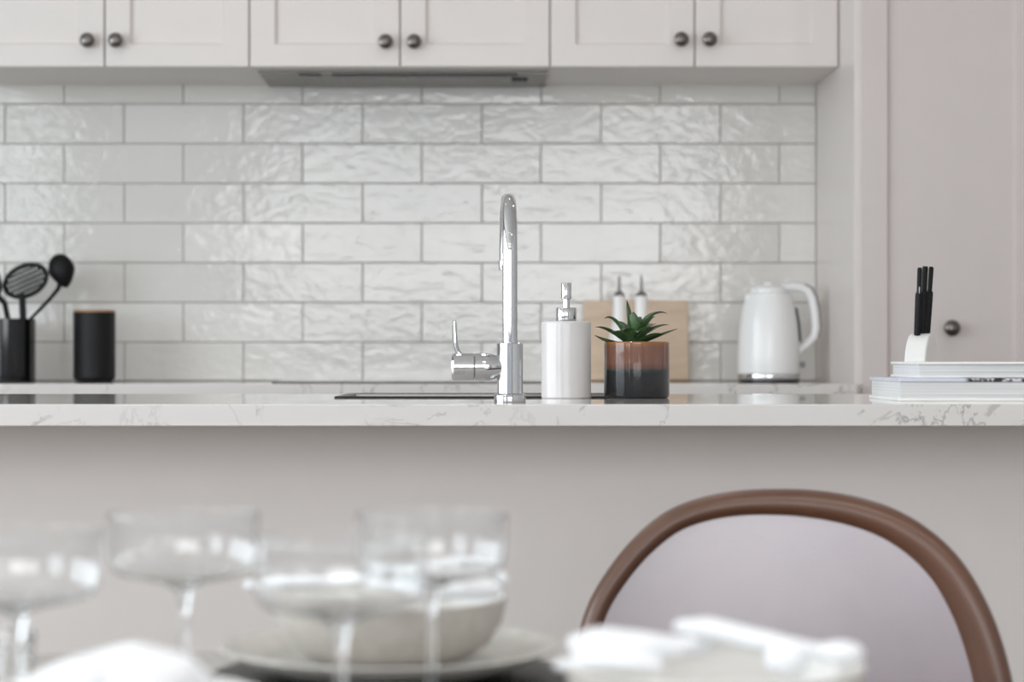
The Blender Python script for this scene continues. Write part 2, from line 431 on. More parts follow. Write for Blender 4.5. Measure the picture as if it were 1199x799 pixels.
# ---------------------------------------------------------------- tall pantry
def pantry():
    TF = 4.63
    xs = XT; t = thing('pantry_cabinet', 'tall white pantry cabinet with shaker doors behind the knife block', 'cabinet', (xs, TF, 0))
    inv = Vector(t.location)
    def par(o): o.parent = t; o.matrix_parent_inverse = Matrix.Translation(-inv); return o
    b = B(); box(b, xs, xs + .016, 4.645, WALL, 0, 2.5, .001, 1); par(link('side_panel', b, M['cabinet'], smooth=0))
    b = B(); box(b, xs + .017, XR - .05, TF + .023, WALL, 0, 2.5); par(link('carcass', b, M['tower'], smooth=0))
    X0 = PX(1009.5, TF); W = PX(1221, TF) - X0
    st = PX(1040, TF) - X0
    x = X0
    first = True
    while x + W < XR - .05:
        d = par(shaker('door', x, x + W - .003, .1, 2.48, TF, M['tower'], None, stile=st - .002, rail=.06))
        if first:
            knob(PX(1113.5, TF), TF + .008, PZ(384.5, TF), d, 0.0185)
        first = False
        x += W
pantry()

# ---------------------------------------------------------------- island
IF, IB = 2.551, 3.289
def island():
    t = thing('kitchen_island', 'plain warm white island base panel under the veined worktop', 'kitchen island', (0, 2.85, 0))
    inv = Vector(t.location)
    b = B(); box(b, -1.7, 1.7, 2.88, 2.90, 0, TOP - .0275, .001, 1)
    box(b, -1.7, 1.7, 2.90, IB - .03, 0.09, TOP - .22); box(b, -1.7, -1.66, 2.90, IB - .03, 0, TOP - .0275); box(b, 1.66, 1.7, 2.90, IB - .03, 0, TOP - .0275)
    o = link('body', b, M['panel'], smooth=0); o.parent = t; o.matrix_parent_inverse = Matrix.Translation(-inv)
    SX0, SX1, SY0, SY1 = -0.215, 0.236, 2.965, 3.235
    xs = [-1.75, SX0, SX1, 1.75]; ys = [IF, SY0, SY1, IB]; z0, z1 = TOP - .027, TOP
    bm = B(); g = {}
    for i, x in enumerate(xs):
        for j, y in enumerate(ys):
            for k, z in enumerate((z0, z1)): g[i, j, k] = bm.verts.new((x, y, z))
    for i in range(3):
        for j in range(3):
            if i == 1 and j == 1: continue
            for k in (0, 1): bm.faces.new((g[i, j, k], g[i + 1, j, k], g[i + 1, j + 1, k], g[i, j + 1, k]))
    for i in range(3):
        for j in (0, 3): bm.faces.new((g[i, j, 0], g[i + 1, j, 0], g[i + 1, j, 1], g[i, j, 1]))
        for a in (0, 3): bm.faces.new((g[a, i, 0], g[a, i + 1, 0], g[a, i + 1, 1], g[a, i, 1]))
    for j in (1, 2): bm.faces.new((g[1, j, 0], g[2, j, 0], g[2, j, 1], g[1, j, 1]))
    for a in (1, 2): bm.faces.new((g[a, 1, 0], g[a, 2, 0], g[a, 2, 1], g[a, 1, 1]))
    bmesh.ops.recalc_face_normals(bm, faces=bm.faces)
    es = [e for e in bm.edges if len(e.link_faces) == 2 and e.calc_face_angle(0) > 1.0]
    bmesh.ops.bevel(bm, geom=es, offset=.0015, segments=2, affect='EDGES', profile=.5)
    tag(link('island_worktop', bm, M['stone'], wn=True), 'white stone island worktop with fine grey veins along its front edge', 'worktop')
    # sink: thin dark rim on the stone, steel basin below
    e = 0.02
    s = thing('sink', 'dark rimmed sink let into the island worktop behind the tap', 'sink', ((SX0 + SX1) / 2, SY0, TOP))
    inv2 = Vector(s.location)
    bm = B()
    def rg(d, z): return [bm.verts.new(p) for p in ((SX0 + d, SY0 + d, z), (SX1 - d, SY0 + d, z), (SX1 - d, SY1 - d, z), (SX0 + d, SY1 - d, z))]
    rings = [rg(-.010, TOP + .0003), rg(-.009, TOP + .0022), rg(.002, TOP + .0022), rg(.003, TOP + .0012)]
    for a, c in zip(rings, rings[1:]):
        for k in range(4): bm.faces.new((a[k], a[(k + 1) % 4], c[(k + 1) % 4], c[k]))
    o = link('rim', bm, M['gunmetal'], smooth=0); o.parent = s; o.matrix_parent_inverse = Matrix.Translation(-inv2)
    bm = B()
    rings = [rg(.003, TOP + .0011), rg(.004, TOP - .004), rg(.006, TOP - .17), rg(.03, TOP - .19)]
    for a, c in zip(rings, rings[1:]):
        for k in range(4): bm.faces.new((a[k], a[(k + 1) % 4], c[(k + 1) % 4], c[k]))
    bm.faces.new(rings[-1])
    o = link('basin', bm, M['steel'], smooth=40); o.parent = s; o.matrix_parent_inverse = Matrix.Translation(-inv2)
    bm = B(); lathe(bm, [(0, TOP - .186), (.03, TOP - .186), (.042, TOP - .188), (.042, TOP - .1895)], 32, ((SX0 + SX1) / 2, (SY0 + SY1) / 2))
    o = link('drain', bm, M['chrome']); o.parent = s; o.matrix_parent_inverse = Matrix.Translation(-inv2)
island()

# ---------------------------------------------------------------- tap
def tap():
    d = 2.665; s = d / F
    t = thing('kitchen_tap', 'tall chrome gooseneck mixer tap with a side lever on the island', 'tap', (PX(597, d), d, TOP))
    rb = 0.0168
    b = B()
    lathe(b, [(0, 0), (.0202, 0), (.0206, .002), (.0206, .009), (.0195, .0105), (rb, .0115), (rb, .0755), (rb - .001, .0765), (.0106, .0768), (.0106, .071)], 48)
    link('body', b, M['chrome'], t)
    # mixer arm to the side
    az = (420 - 430) * s + CZ - TOP
    x0, xs, x1 = (529 - 597) * s, (556 - 597) * s, 0
    b = B()
    def side(bm, pr, n=40):
        lathe(bm, pr, n)
        bmesh.ops.rotate(bm, verts=bm.verts, cent=(0, 0, 0), matrix=Matrix.Rotation(-PI / 2, 3, 'Y'))
        for v in bm.verts: v.co.z += az
    ra = .0178
    side(b, [(0.0, 0.0), (.0135, 0.002), (.0135, .012), (ra * .93, .022), (ra, .028), (ra, -xs - .0006), (ra - .0015, -xs), (0, -xs)])
    link('mixer_arm', b, M['chrome'], t)
    b = B()
    side(b, [(0, -xs + .0005), (ra - .0015, -xs + .0005), (ra, -xs + .0012), (ra, -x0 - .0025), (ra - .0025, -x0), (0, -x0)])
    # upright blade of the lever, sweeping out of the top of the cap
    pts = bez((x0 + .017, 0, az + ra - .006), (x0 + .0055, 0, az + ra - .002), (x0 + .0042, 0, az + ra + .018), 8) + \
          [(x0 + .0036, 0, az + ra + .030), (x0 + .0034, 0, az + ra + .041), (x0 + .0036, 0, az + ra + .0425)]
    tube(b, pts, [.0095, .0095, .0092] + [.0088] * 6 + [.0080, .0070, .003], 14, flat=.40, up=(1, 0, 0))
    link('lever', b, M['chrome'], t)
    # spout
    zt = (420 - 230) * s + CZ - TOP
    R = 0.075
    pts = [(0, 0, .068), (0, 0, .10)] + [(0, 0, z) for z in (.14, .17, zt - R)]
    sx = -0.022
    for k in range(1, 25):
        a = PI * k / 24
        off = R - R * math.cos(a)
        pts.append((off * sx, off, zt - R + R * math.sin(a) * 1.0))
    pts += [(2 * R * sx, 2 * R, zt - R - .012)]
    ZO = zt - R - .013
    b = B(); tube(b, pts, .0097, 28)
    sp = link('spout', b, M['chrome'], t)
    b = B(); lathe(b, [(0, ZO - .001), (.0100, ZO - .001), (.0106, ZO + .001), (.0106, ZO + .012), (.0098, ZO + .013)], 28, (2 * R * sx, 2 * R))
    link('aerator', b, M['chrome'], sp)
tap()

# ---------------------------------------------------------------- soap dispenser
def soap():
    d = 2.94; s = d / F
    t = thing('soap_dispenser', 'pale ceramic cylinder soap dispenser with a chrome pump on the island', 'soap dispenser', (PX(663, d), d, TOP))
    r = .0355; h = .1095
    b = B(); lathe(b, [(0, 0), (r - .0015, 0), (r, .0015)] + [(r, h - .003)] + arc(r - .003, h - .003, .003, 0, 90, 4) + [(.013, h), (0, h)], 64)
    link('bottle', b, M['soap'], t)
    b = B(); lathe(b, [(0, h), (.0142, h), (.0146, h + .0008), (.0146, h + .018), (.0138, h + .0192), (0, h + .0192)], 40)
    link('collar', b, M['chrome'], t)
    z = h + .0192
    b = B(); lathe(b, [(0, z), (.0052, z), (.0052, z + .012), (.0072, z + .0125), (.0074, z + .0135), (.0074, z + .0345), (.0068, z + .0355), (0, z + .0358)], 32)
    tube(b, [(0, .004, z + .029), (0, .02, z + .0295), (0, .036, z + .0285), (0, .0405, z + .025), (0, .041, z + .020)], [.0045, .0042, .004, .004, .004], 16)
    link('pump_head', b, M['chrome'], t)
soap()

# ---------------------------------------------------------------- potted succulent
def plant():
    d = 2.949; s = d / F
    t = thing('potted_succulent', 'small green succulent in a brown and black dipped-glaze pot', 'potted plant', (PX(745.5, d), d, TOP))
    r = .0468; h = .0805
    b = B(); lathe(b, [(0, 0), (r - .004, 0), (r - .001, .0015), (r, .004), (r, h - .003)] + arc(r - .002, h - .002, .002, 0, 180, 6) + [(r - .005, h - .012), (r - .005, .008), (0, .008)], 64)
    link('pot', b, M['pot'], t)
    b = B(); lathe(b, [(r - .0052, h - .011), (r * .6, h - .0085), (r * .3, h - .006), (0, h - .005)], 40)
    link('soil', b, M['soil'], t)
    b = B()
    def leaf(base, mid, tip, w):
        pts = bez(base, mid, tip, 12)
        rows = []
        for i, p in enumerate(pts):
            u = i / 12
            tg = (pts[min(i + 1, 12)] - pts[max(i - 1, 0)]).normalized()
            side = tg.cross(Vector((0, 0, 1)))
            side = side.normalized() if side.length > .05 else Vector((1, 0, 0))
            nr = side.cross(tg).normalized()
            ww = w * (0.62 + 1.1 * u - 1.72 * u ** 2.4) if u < 1 else 0.0
            ww = max(ww, .0003); th = max(.0004, ww * .32)
            prof = ((-1, .42), (-.5, .05), (0, -.12), (.5, .05), (1, .42), (.55, -.55), (0, -.95), (-.55, -.55))
            rows.append([b.verts.new(p + side * a * ww + nr * c * th) for a, c in prof])
        for A, C in zip(rows, rows[1:]):
            for k in range(8): b.faces.new((A[k], A[(k + 1) % 8], C[(k + 1) % 8], C[k]))
        b.faces.new(rows[0]); b.faces.new(rows[-1])
    z0 = h - .006
    def T(px, py, dy): return ((px - 745.5) * s, dy, (467 - py) * s)
    cx = -.006
    spec = [  # tip px, tip py, depth, mid rise, width
        (734, 352, .004, (737, 372, .002), .0085), (781.5, 367.5, .012, (757, 358, .006), .0090),
        (793, 386, -.004, (770, 392, -.004), .0080), (708, 373.5, .006, (722, 364, .004), .0088),
        (697, 384, -.006, (712, 381, -.006), .0078), (695.5, 393.5, -.018, (712, 402, -.016), .0085),
        (766, 372, -.016, (757, 370, -.012), .0085), (760, 384, -.034, (752, 384, -.022), .0085),
        (727, 388, -.034, (735, 380, -.022), .0085), (775, 392, -.026, (764, 389, -.018), .0080),
        (748, 372, .022, (746, 368, .014), .008), (720, 377, .030, (730, 374, .018), .008), (770, 380, .034, (760, 376, .02), .008),
        (744, 391, -.040, (743, 382, -.026), .0075), (715, 390, -.030, (726, 384, -.022), .0078), (784, 381, .016, (766, 378, .012), .0075), (741, 366, -.010, (741, 376, -.008), .0075)]
    for px, py, dy, (mx, my, md), w in spec:
        w *= 1.5
        leaf((cx + random.uniform(-.003, .003), dy * .12, z0), T(mx, my, md), T(px, py, dy), w)
    fo = link('foliage', b, M['leaf'], t, smooth=60, wn=False)
plant()

# ---------------------------------------------------------------- chopping board and oil bottles
def board_and_bottles():
    d = 5.15
    b = B(); x0, x1 = PX(683, d), PX(806.5, d); hgt = PZ(352, d) - TOP
    box(b, -(x1 - x0) / 2, (x1 - x0) / 2, -.009, .009, 0, hgt, .004, 3)
    o = link('chopping_board', b, M['board'])
    o.location = ((x0 + x1) / 2, 5.152, TOP + .001); o.rotation_euler = (math.radians(-5.5), 0, 0)
    tag(o, 'pale wooden chopping board leaning on the tiles behind the succulent', 'chopping board')
    d = 5.02; s = d / F
    r = .0255
    for px, lab in ((725, 'white oil bottle with steel pourer, the one closer to the soap dispenser'), (751, 'white oil bottle with steel pourer, the one closer to the kettle')):
        t = thing('oil_bottle', lab, 'bottle', (PX(px, d), d, TOP), 'white oil bottles in front of the chopping board')
        zt = PZ(347, d) - TOP
        b = B(); lathe(b, [(0, 0), (r - .003, 0), (r, .003), (r, .095)] + [(r - .001, .108), (r - .004, .122), (r - .0075, .136), (.0158, .152), (.0152, zt - .003), (.0145, zt), (0, zt)], 40)
        link('body', b, M['whiteceramic'], t)
        b = B(); lathe(b, [(0, zt), (.014, zt), (.0135, zt + .004), (.009, zt + .009), (.005, zt + .012), (.0042, zt + .02), (.0034, zt + .04), (.0026, zt + .05), (0, zt + .05)], 24)
        link('pourer', b, M['steel'], t)
board_and_bottles()

# ---------------------------------------------------------------- kettle
def kettle():
    d = 4.98; s = d / F
    t = thing('kettle', 'white electric kettle with a chrome base ring on the rear worktop', 'kettle', (PX(900, d), d, TOP))
    b = B(); lathe(b, [(0, 0), (.071, 0), (.073, .002), (.073, .006), (.070, .0065), (0, .0065)], 56); link('power_base', b, M['kblack'], t)
    b = B(); lathe(b, [(0, .0067), (.0735, .0067), (.0745, .009), (.0745, .018), (.0735, .0202), (0, .0202)], 56); link('base_ring', b, M['chrome'], t)
    prof = [(0, .0204), (.0738, .0204), (.0745, .024), (.0742, .06), (.0728, .10), (.0695, .14), (.0640, .175), (.0575, .20), (.0545, .2085), (.052, .2125), (.046, .2145), (0, .2145)]
    b = B(); lathe(b, prof, 64)
    tube(b, [(-.040, -.01, .190), (-.050, -.013, .203), (-.0565, -.016, .2105)], [.018, .012, .006], 14)
    link('body', b, M['kettle'], t)
    b = B(); lathe(b, [(0, .2147), (.045, .2147), (.0455, .219), (.044, .2245), (.036, .2305), (.022, .234), (.012, .235), (.0105, .240), (0, .2412)], 48); link('lid', b, M['kettle'], t)
    def P(px, py): return ((px - 900) * s, -.004, PZ(py, d) - TOP)
    hp = [P(914, 338), P(926, 336), P(938, 337), P(946, 341), P(950.5, 350), P(953.5, 366), P(955, 384), P(953, 394), P(946, 402), P(938, 409), P(931, 415)]
    b = B(); tube(b, hp, [.012, .0125, .0125, .0125, .0125, .0125, .0125, .012, .0115, .011, .0105], 18, flat=.9, up=(0, 0, 1))
    hd = link('handle', b, M['kettle'], t)
    hp2 = [(p[0] + .0055, p[1] + .001, p[2] + .003) for p in hp[2:9]]
    b = B(); tube(b, hp2, .0098, 14, flat=.9, up=(0, 0, 1)); link('grip_trim', b, M['kgrey'], hd)
    b = B(); tube(b, [(.0625, -.008, .178), (.0690, -.008, .14), (.0722, -.008, .098)], .006, 12); link('water_gauge', b, M['kblack'], t)
    b = B(); ellipsoid(b, P(939.5, 427), (.008, .008, .008)); tube(b, [P(930, 427), P(939, 427)], .005, 12); link('power_switch', b, M['kgrey'], t)
kettle()

# ---------------------------------------------------------------- black canister, utensil holder and utensils
def canister():
    d = 5.0
    t = thing('canister', 'matte black canister with a thin wooden lid on the rear worktop', 'canister', (PX(110.5, d), d, TOP))
    r = .0505; h = PZ(366, d) - TOP
    b = B(); lathe(b, [(0, 0), (r - .014, 0)] + arc(r - .014, .014, .014, -90, 0, 6) + [(r, h - .001), (r - .001, h), (0, h)], 56); link('body', b, M['black'], t)
    b = B(); lathe(b, [(0, h), (r - .0015, h), (r - .001, h + .001), (r - .001, h + .005), (r - .002, h + .006), (0, h + .006)], 56); link('lid', b, M['lidwood'], t)
canister()
def utensils():
    d = 5.0; s = d / F
    cx = PX(8, d); r = .0685; h = PZ(373.5, d) - TOP
    b = B(); lathe(b, [(0, 0), (r - .002, 0), (r, .002), (r, h - .001), (r - .001, h), (r - .004, h), (r - .005, h - .004), (r - .005, .006), (0, .006)], 56)
    tag(link('utensil_holder', b, M['blackgloss'], loc=(cx, d, TOP)), 'glossy black cylinder holding black cooking utensils', 'utensil holder')
    def W(px, py, dy=0): return Vector((PX(px, d) , d + dy, PZ(py, d)))
    floor_z = TOP + .012
    G = 'black nylon utensils in the holder'
    # slotted skimmer
    c = W(30, 329, .0); t = thing('skimmer', 'black slotted skimmer with an oval head standing in the holder', 'skimmer', (cx + .015, d, floor_z), G)
    o0 = Vector(t.location)
    ang = math.radians(24); A, Bm = .0535, .036
    ex = Vector((math.cos(ang), 0, math.sin(ang))); ez = Vector((-math.sin(ang), 0, math.cos(ang))); ey = Vector((0, 1, 0))
    b = B()
    ringp = [c - o0 + ex * A * math.cos(2 * PI * k / 32) + ez * Bm * math.sin(2 * PI * k / 32) + ey * .012 * math.cos(2 * PI * k / 32) ** 2 * 0 for k in range(33)]
    tube(b, ringp, .0055, 8, flat=.6, caps=False, up=(0, 1, 0))
    for k in range(-6, 7):
        u = k / 6.8; L = Bm * math.sqrt(max(0, 1 - u * u))
        p = c - o0 + ex * A * u
        tube(b, [p - ez * L, p + ez * L], .0024, 6)
    for k in (-2, -1, 0, 1, 2):
        u = k / 3.2; L = A * math.sqrt(max(0, 1 - u * u)); p = c - o0 + ez * Bm * u
        tube(b, [p - ex * L, p + ex * L], .0019, 6)
    link('head', b, M['nylon'], t)
    b = B(); tube(b, [W(26, 344) - o0, W(26.5, 358) - o0, W(27, 373) - o0, Vector((0, 0, .003))], [.0085, .0085, .0085, .0085], 12, flat=.7, up=(0, 1, 0)); link('handle', b, M['nylon'], t)
    # ladle
    t = thing('ladle', 'black ladle with a round bowl leaning out of the holder', 'ladle', (cx + .028, d + .02, floor_z), G)
    o0 = Vector(t.location); c = W(70.5, 317, .02) - o0
    bm = B(); bmesh.ops.create_uvsphere(bm, u_segments=28, v_segments=16, radius=1)
    for v in list(bm.verts):
        if v.co.y > .35: bm.verts.remove(v)
    rot = Matrix.Rotation(math.radians(-16), 3, 'Y') @ Matrix.Rotation(math.radians(0), 3, 'X')
    for v in bm.verts:
        k = 1.0 - .42 * max(0, -v.co.z)
        v.co = c + rot @ Vector((v.co.x * .0325 * k, v.co.y * .026, v.co.z * .0425))
    o = link('bowl', bm, M['nylon'], t, wn=False); sm = o.modifiers.new('thickness', 'SOLIDIFY'); sm.thickness = .0022
    b = B(); tube(b, [W(69, 330, .02) - o0, W(66, 338, .02) - o0, W(58, 348, .02) - o0, W(47, 360, .02) - o0, W(33, 374, .02) - o0, Vector((0, 0, .003))], [.009, .0068, .0056, .0056, .0056, .006], 12, flat=.8); link('handle', b, M['nylon'], t)
    t = thing('serving_spoon', 'black serving spoon beside the skimmer, its head pushed against it', 'spoon', (cx - .008, d - .02, floor_z), G)
    o0 = Vector(t.location); b = B(); ellipsoid(b, W(-7, 332, -.02) - o0, (.024, .006, .042), Matrix.Rotation(math.radians(-10), 3, 'Y')); link('head', b, M['nylon'], t)
    b = B(); tube(b, [W(-1, 346, -.02) - o0, W(8, 356, -.02) - o0, W(11.5, 374, -.02) - o0, Vector((0, 0, .003))], .0068, 12); link('handle', b, M['nylon'], t)
utensils()

# ---------------------------------------------------------------- books and knife block
def books():
    d = 2.73
    def book(label, x0, w, y0, dep, z0, cov, pages, top_mat):
        t = thing('book', label, 'book', (x0, y0, z0), 'hardcover books stacked on the island')
        b = B(); box(b, 0, w, 0, dep, 0, cov, .0008, 1); link('cover_board', b, M['paper'], t)
        b = B(); box(b, .003, w, .004, dep - .004, cov + .0001, cov + pages, 0); link('pages', b, M['pages'], t, smooth=0)
        b = B(); box(b, 0, w, 0, dep, cov + pages + .0001, 2 * cov + pages, .0008, 1); link('front_cover', b, top_mat, t)
        b = B(); box(b, w, w + .003, 0, dep, 0, 2 * cov + pages, .0008, 1); link('spine', b, M['paper'], t)
    book('thick pale hardcover book at the bottom of the stack on the island', PX(1052.5, d), .29, d, .215, TOP, .0048, .0208, M['printed'])
    d2 = 2.75
    book('thinner white book lying on top of the thick pale one', PX(1075, d2), .27, d2, .19, TOP + .0305, .0035, .0145, M['paper'])
books()
def knife_block():
    d = 3.10; s = d / F
    t = thing('knife_block', 'glossy white arched knife block standing behind the stacked books', 'knife block', (PX(1079, d), d, TOP))
    W_, T_, Hh = .098, .032, PZ(390.5, d) - TOP
    pr = []
    rr = W_ / 2
    for k in range(25):
        a = PI * k / 24
        pr.append((rr * math.cos(a), Hh - .058 + .058 * math.sin(a)))
    pr = [(rr, 0)] + pr + [(-rr, 0)]
    bm = B()
    f0 = [bm.verts.new((x, -T_ / 2, z)) for x, z in pr]; f1 = [bm.verts.new((x, T_ / 2, z)) for x, z in pr]
    bm.faces.new(f0); bm.faces.new(f1)
    n = len(pr)
    for k in range(n): bm.faces.new((f0[k], f0[(k + 1) % n], f1[(k + 1) % n], f1[k]))
    bmesh.ops.recalc_face_normals(bm, faces=bm.faces)
    es = [e for e in bm.edges if e.calc_face_angle(0) > .6]
    bmesh.ops.bevel(bm, geom=es, offset=.003, segments=3, affect='EDGES', profile=.5)
    rz = math.radians(66)
    bmesh.ops.rotate(bm, verts=bm.verts, cent=(0, 0, 0), matrix=Matrix.Rotation(rz, 3, 'Z'))
    link('body', bm, M['whiteceramic'], t, wn=True)
    lab = ['black handled knife at the end of the block nearer the tap side', 'black handled knife, broadest handle in the middle of the block', 'black handled knife leaning slightly towards the pantry door knob']
    K = [((1074, 393), (1077, 313.5), -.012, .0034), ((1079.5, 390.5), (1083.5, 312), 0.0, .0042), ((1085, 391), (1090.5, 312.5), .012, .0036)]
    for l, (p, q, dy, w) in zip(lab, K):
        p3 = Vector((PX(p[0], d + dy), d + dy, PZ(p[1], d + dy))); q3 = Vector((PX(q[0], d + dy), d + dy, PZ(q[1], d + dy)))
        k = thing('knife', l, 'knife', p3, 'black handled knives in the white block')
        v = q3 - p3; L = v.length
        b = B(); tube(b, [v * 0, v * .03, v * .5, v * .62, v * .64, v * .97, v], [w * 1.3, w * 1.5, w * 1.55, w * 1.5, w, w * 1.05, w * .8], 12, flat=1.0, up=(1, 0, 0))
        for vv in b.verts: pass
        link('handle', b, M['knifeblack'], k)
        b = B(); tube(b, [v * -.002, v * -.25], [.004, .003], 8, flat=.25, up=(1, 0, 0)); link('blade', b, M['blade'], k)
        if dy < 0:
            b = B(); box(b, -.0010, .0004, -.0052, -.0046, 0, .010, 0); 
            for vv in b.verts: vv.co += v * .62
            link('steel_inlay', b, M['blade'], k)
knife_block()

# ---------------------------------------------------------------- dining chair
def chair():
    d = 2.06; s = d / F
    cx = PX(918, d)
    t = thing('dining_chair', 'brown leather tub-back dining chair at the table in front of the island', 'chair', (cx, 1.87, 0))
    loc = Vector(t.location)
    # outline of the back, photo pixels, counter-clockwise from the lower left corner
    out = [(676, 745), (690, 704), (712, 668), (740, 634), (775, 604), (812, 587), (858, 576.5), (908, 573), (958, 574.5), (1005, 582), (1048, 597), (1086, 622), (1116, 655), (1140, 700), (1156, 748), (1166, 800),
           (1168, 850), (1160, 900), (1130, 935), (1060, 955), (920, 960), (780, 955), (710, 935), (680, 900), (668, 850), (667, 800)]
    P2 = [Vector((PX(x, d), PZ(y, d))) for x, y in out]
    # resample the closed outline smoothly (Catmull-Rom)
    n = len(P2); pts = []
    for i in range(n):
        p0, p1, p2, p3 = P2[i - 1], P2[i], P2[(i + 1) % n], P2[(i + 2) % n]
        for k in range(4):
            u = k / 4
            pts.append(.5 * ((2 * p1) + (-p0 + p2) * u + (2 * p0 - 5 * p1 + 4 * p2 - p3) * u * u + (-p0 + 3 * p1 - 3 * p2 + p3) * u ** 3))
    cen = Vector((cx, PZ(790, d)))
    def back_y(x, z):                               # the shell curves round the sitter and leans back a little
        u = (x - cx) / .22
        return d - .035 * u * u + (z - PZ(573, d)) * .08 - (x - cx) * .15
    def IN(x): u = (x - cx) / .21; return 1.0 + (.42 if u > 0 else .22) * u
    def shell(prof, mat, name, cap_front, cap_back):
        bm = B(); rings = []
        for (inset, dy) in prof:
            rg = []
            for p in pts:
                v = p - cen; L = v.length; q = cen + v * max(0.0, (L - inset * IN(p.x)) / L)
                rg.append(bm.verts.new((q.x - loc.x, back_y(q.x, q.y) + dy - loc.y, q.y - loc.z)))
            rings.append(rg)
        m = len(pts)
        for a, c in zip(rings, rings[1:]):
            for k in range(m): bm.faces.new((a[k], a[(k + 1) % m], c[(k + 1) % m], c[k]))
        for flag, rg, dy in ((cap_front, rings[0], prof[0][1]), (cap_back, rings[-1], prof[-1][1])):
            if not flag: continue
            # fill toward the centre with shrinking rings so the face keeps its curve
            prev = rg
            base = prof[0][0] if rg is rings[0] else prof[-1][0]
            for f in (.75, .5, .25):
                cur = []
                for p in pts:
                    v = p - cen; L = v.length; q = cen + v * ((L - base * IN(p.x)) / L) * f
                    cur.append(bm.verts.new((q.x - loc.x, back_y(q.x, q.y) + dy - loc.y, q.y - loc.z)))
                for k in range(m): bm.faces.new((prev[k], prev[(k + 1) % m], cur[(k + 1) % m], cur[k]))
                prev = cur
            c0 = bm.verts.new((0, back_y(cen.x, cen.y) + dy - loc.y, cen.y - loc.z))
            for k in range(m): bm.faces.new((prev[k], prev[(k + 1) % m], c0))
        return link(name, bm, mat, t, smooth=60)
    shell([(.0275, -.003), (.0235, -.010), (.016, -.015), (.008, -.014), (.003, -.008), (.0, .003), (.001, .016), (.006, .026), (.016, .030)], M['leather'], 'backrest', False, True)
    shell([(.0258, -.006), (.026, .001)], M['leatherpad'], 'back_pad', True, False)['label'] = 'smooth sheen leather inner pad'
    # seat, piping and legs
    bm = B(); box(bm, -.215, .215, -.27, .16, .42, .485, .028, 4); link('seat', bm, M['leather'], t)
    bm = B(); box(bm, -.17, .17, -.22, .13, .405, .4195, .004, 2); link('seat_frame', bm, M['charlegs'], t)
    for x in (-.15, .15):
        for y, yy in ((-.2, -.26), (.11, .19)):
            bm = B(); tube(bm, [(x, y, .406), (x * 1.25, yy, 0)], [.013, .008], 14); link('leg', bm, M['charlegs'], t)
    for x in (-.10, .10):
        bm = B(); tube(bm, [(x, .10, .41), (x, .20, .42), (x, .175, .50), (x, .163, .54)], .009, 12); link('back_bracket', bm, M['charlegs'], t)
chair()

# ---------------------------------------------------------------- dining table and its settings
TZ = 0.75
TE = 0.2265 * F / 345
def table():
    tc = (-.22, .847); R_ = .75
    t = thing('dining_table', 'pale round timber dining table laid for a meal', 'table', (tc[0], tc[1], 0))
    bm = B(); lathe(bm, [(0, TZ - .028), (R_ - .012, TZ - .028), (R_ - .004, TZ - .022), (R_, TZ - .012), (R_, TZ - .003), (R_ - .003, TZ), (0, TZ)], 128); link('tabletop', bm, M['table'], t)
    bm = B(); lathe(bm, [(.045, .03), (.05, .06), (.042, .35), (.05, .64), (.12, TZ - .0285)], 40); link('pedestal', bm, M['table'], t)
    bm = B(); lathe(bm, [(0, 0), (.30, 0), (.305, .006), (.30, .012), (.10, .026), (.0, .0298)], 64); link('foot', bm, M['table'], t)
table()
G_PL, G_BO, G_NA, G_GL = 'stoneware dinner plates on the table', 'stoneware bowls on the plates', 'white napkins laid over the bowls', 'stemmed glasses on the table'
SET = {'far': (PX(457, 1.453), 1.453), 'right': (PX(836, 1.132), 1.132), 'left': (-.192, 1.01)}
def charger(loc, label):
    bm = B(); lathe(bm, [(0, 0), (.122, 0), (.126, .002), (.127, .004), (.125, .0046), (0, .0046)], 64)
    tag(link('charger_plate', bm, M['charger'], loc=loc), label, 'charger plate', 'dark round chargers under the plates')
def plate(loc, label):
    bm = B()
    lathe(bm, [(0, 0), (.070, 0), (.078, .002), (.100, .010), (.1185, .0188), (.1198, .0204), (.1185, .0216), (.105, .0165), (.088, .009), (.076, .0062), (0, .0058)], 72)
    tag(link('dinner_plate', bm, M['plate'], loc=loc), label, 'plate', G_PL)
def bowl(loc, label):
    t = thing('bowl', label, 'bowl', loc, G_BO)
    bm = B(); lathe(bm, [(0, 0), (.040, 0), (.042, .0015), (.056, .006), (.070, .016), (.0785, .030), (.0818, .045), (.0822, .0478)], 64)
    o = link('body', bm, M['bowl_out'], t)
    bm = B(); lathe(bm, [(.0822, .0478), (.0812, .0490), (.0798, .0478), (.076, .031), (.067, .018), (.054, .0095), (.04, .0065), (0, .006)], 64)
    link('glaze_lining', bm, M['bowl_in'], t)['label'] = 'pale glazed inside'
def napkin(loc, label, rolls, balls, rz=0.0):
    """a loosely rolled cloth: fat tubes and lumps melted into one skin"""
    bm = B()
    for pts, rad, flat in rolls: tube(bm, pts, rad, 14, flat=flat, up=(0, 0, 1))
    for c, r in balls: ellipsoid(bm, c, r)
    o = link('napkin', bm, M['napkin'], loc=loc, wn=False); o.rotation_euler = (0, 0, rz)
    rm = o.modifiers.new('weld', 'REMESH'); rm.mode = 'VOXEL'; rm.voxel_size = .0026
    sm = o.modifiers.new('soften', 'SMOOTH'); sm.iterations = 6; sm.factor = .5
    tag(o, label, 'napkin', G_NA)
def setting(key, lp, lb, lc):
    x, y = SET[key]
    charger((x, y, TZ), lc); plate((x, y, TZ + .0048), lp); bowl((x, y, TZ + .0112), lb)
setting('far', 'grey stoneware plate under the bowl at the far edge of the table', 'taupe stoneware bowl at the table edge facing the island', 'dark charger under the plate nearest the island')
setting('right', 'stoneware plate under the bowl in front of the leather chair', 'taupe stoneware bowl in front of the leather chair', 'dark charger under the plate in front of the leather chair')
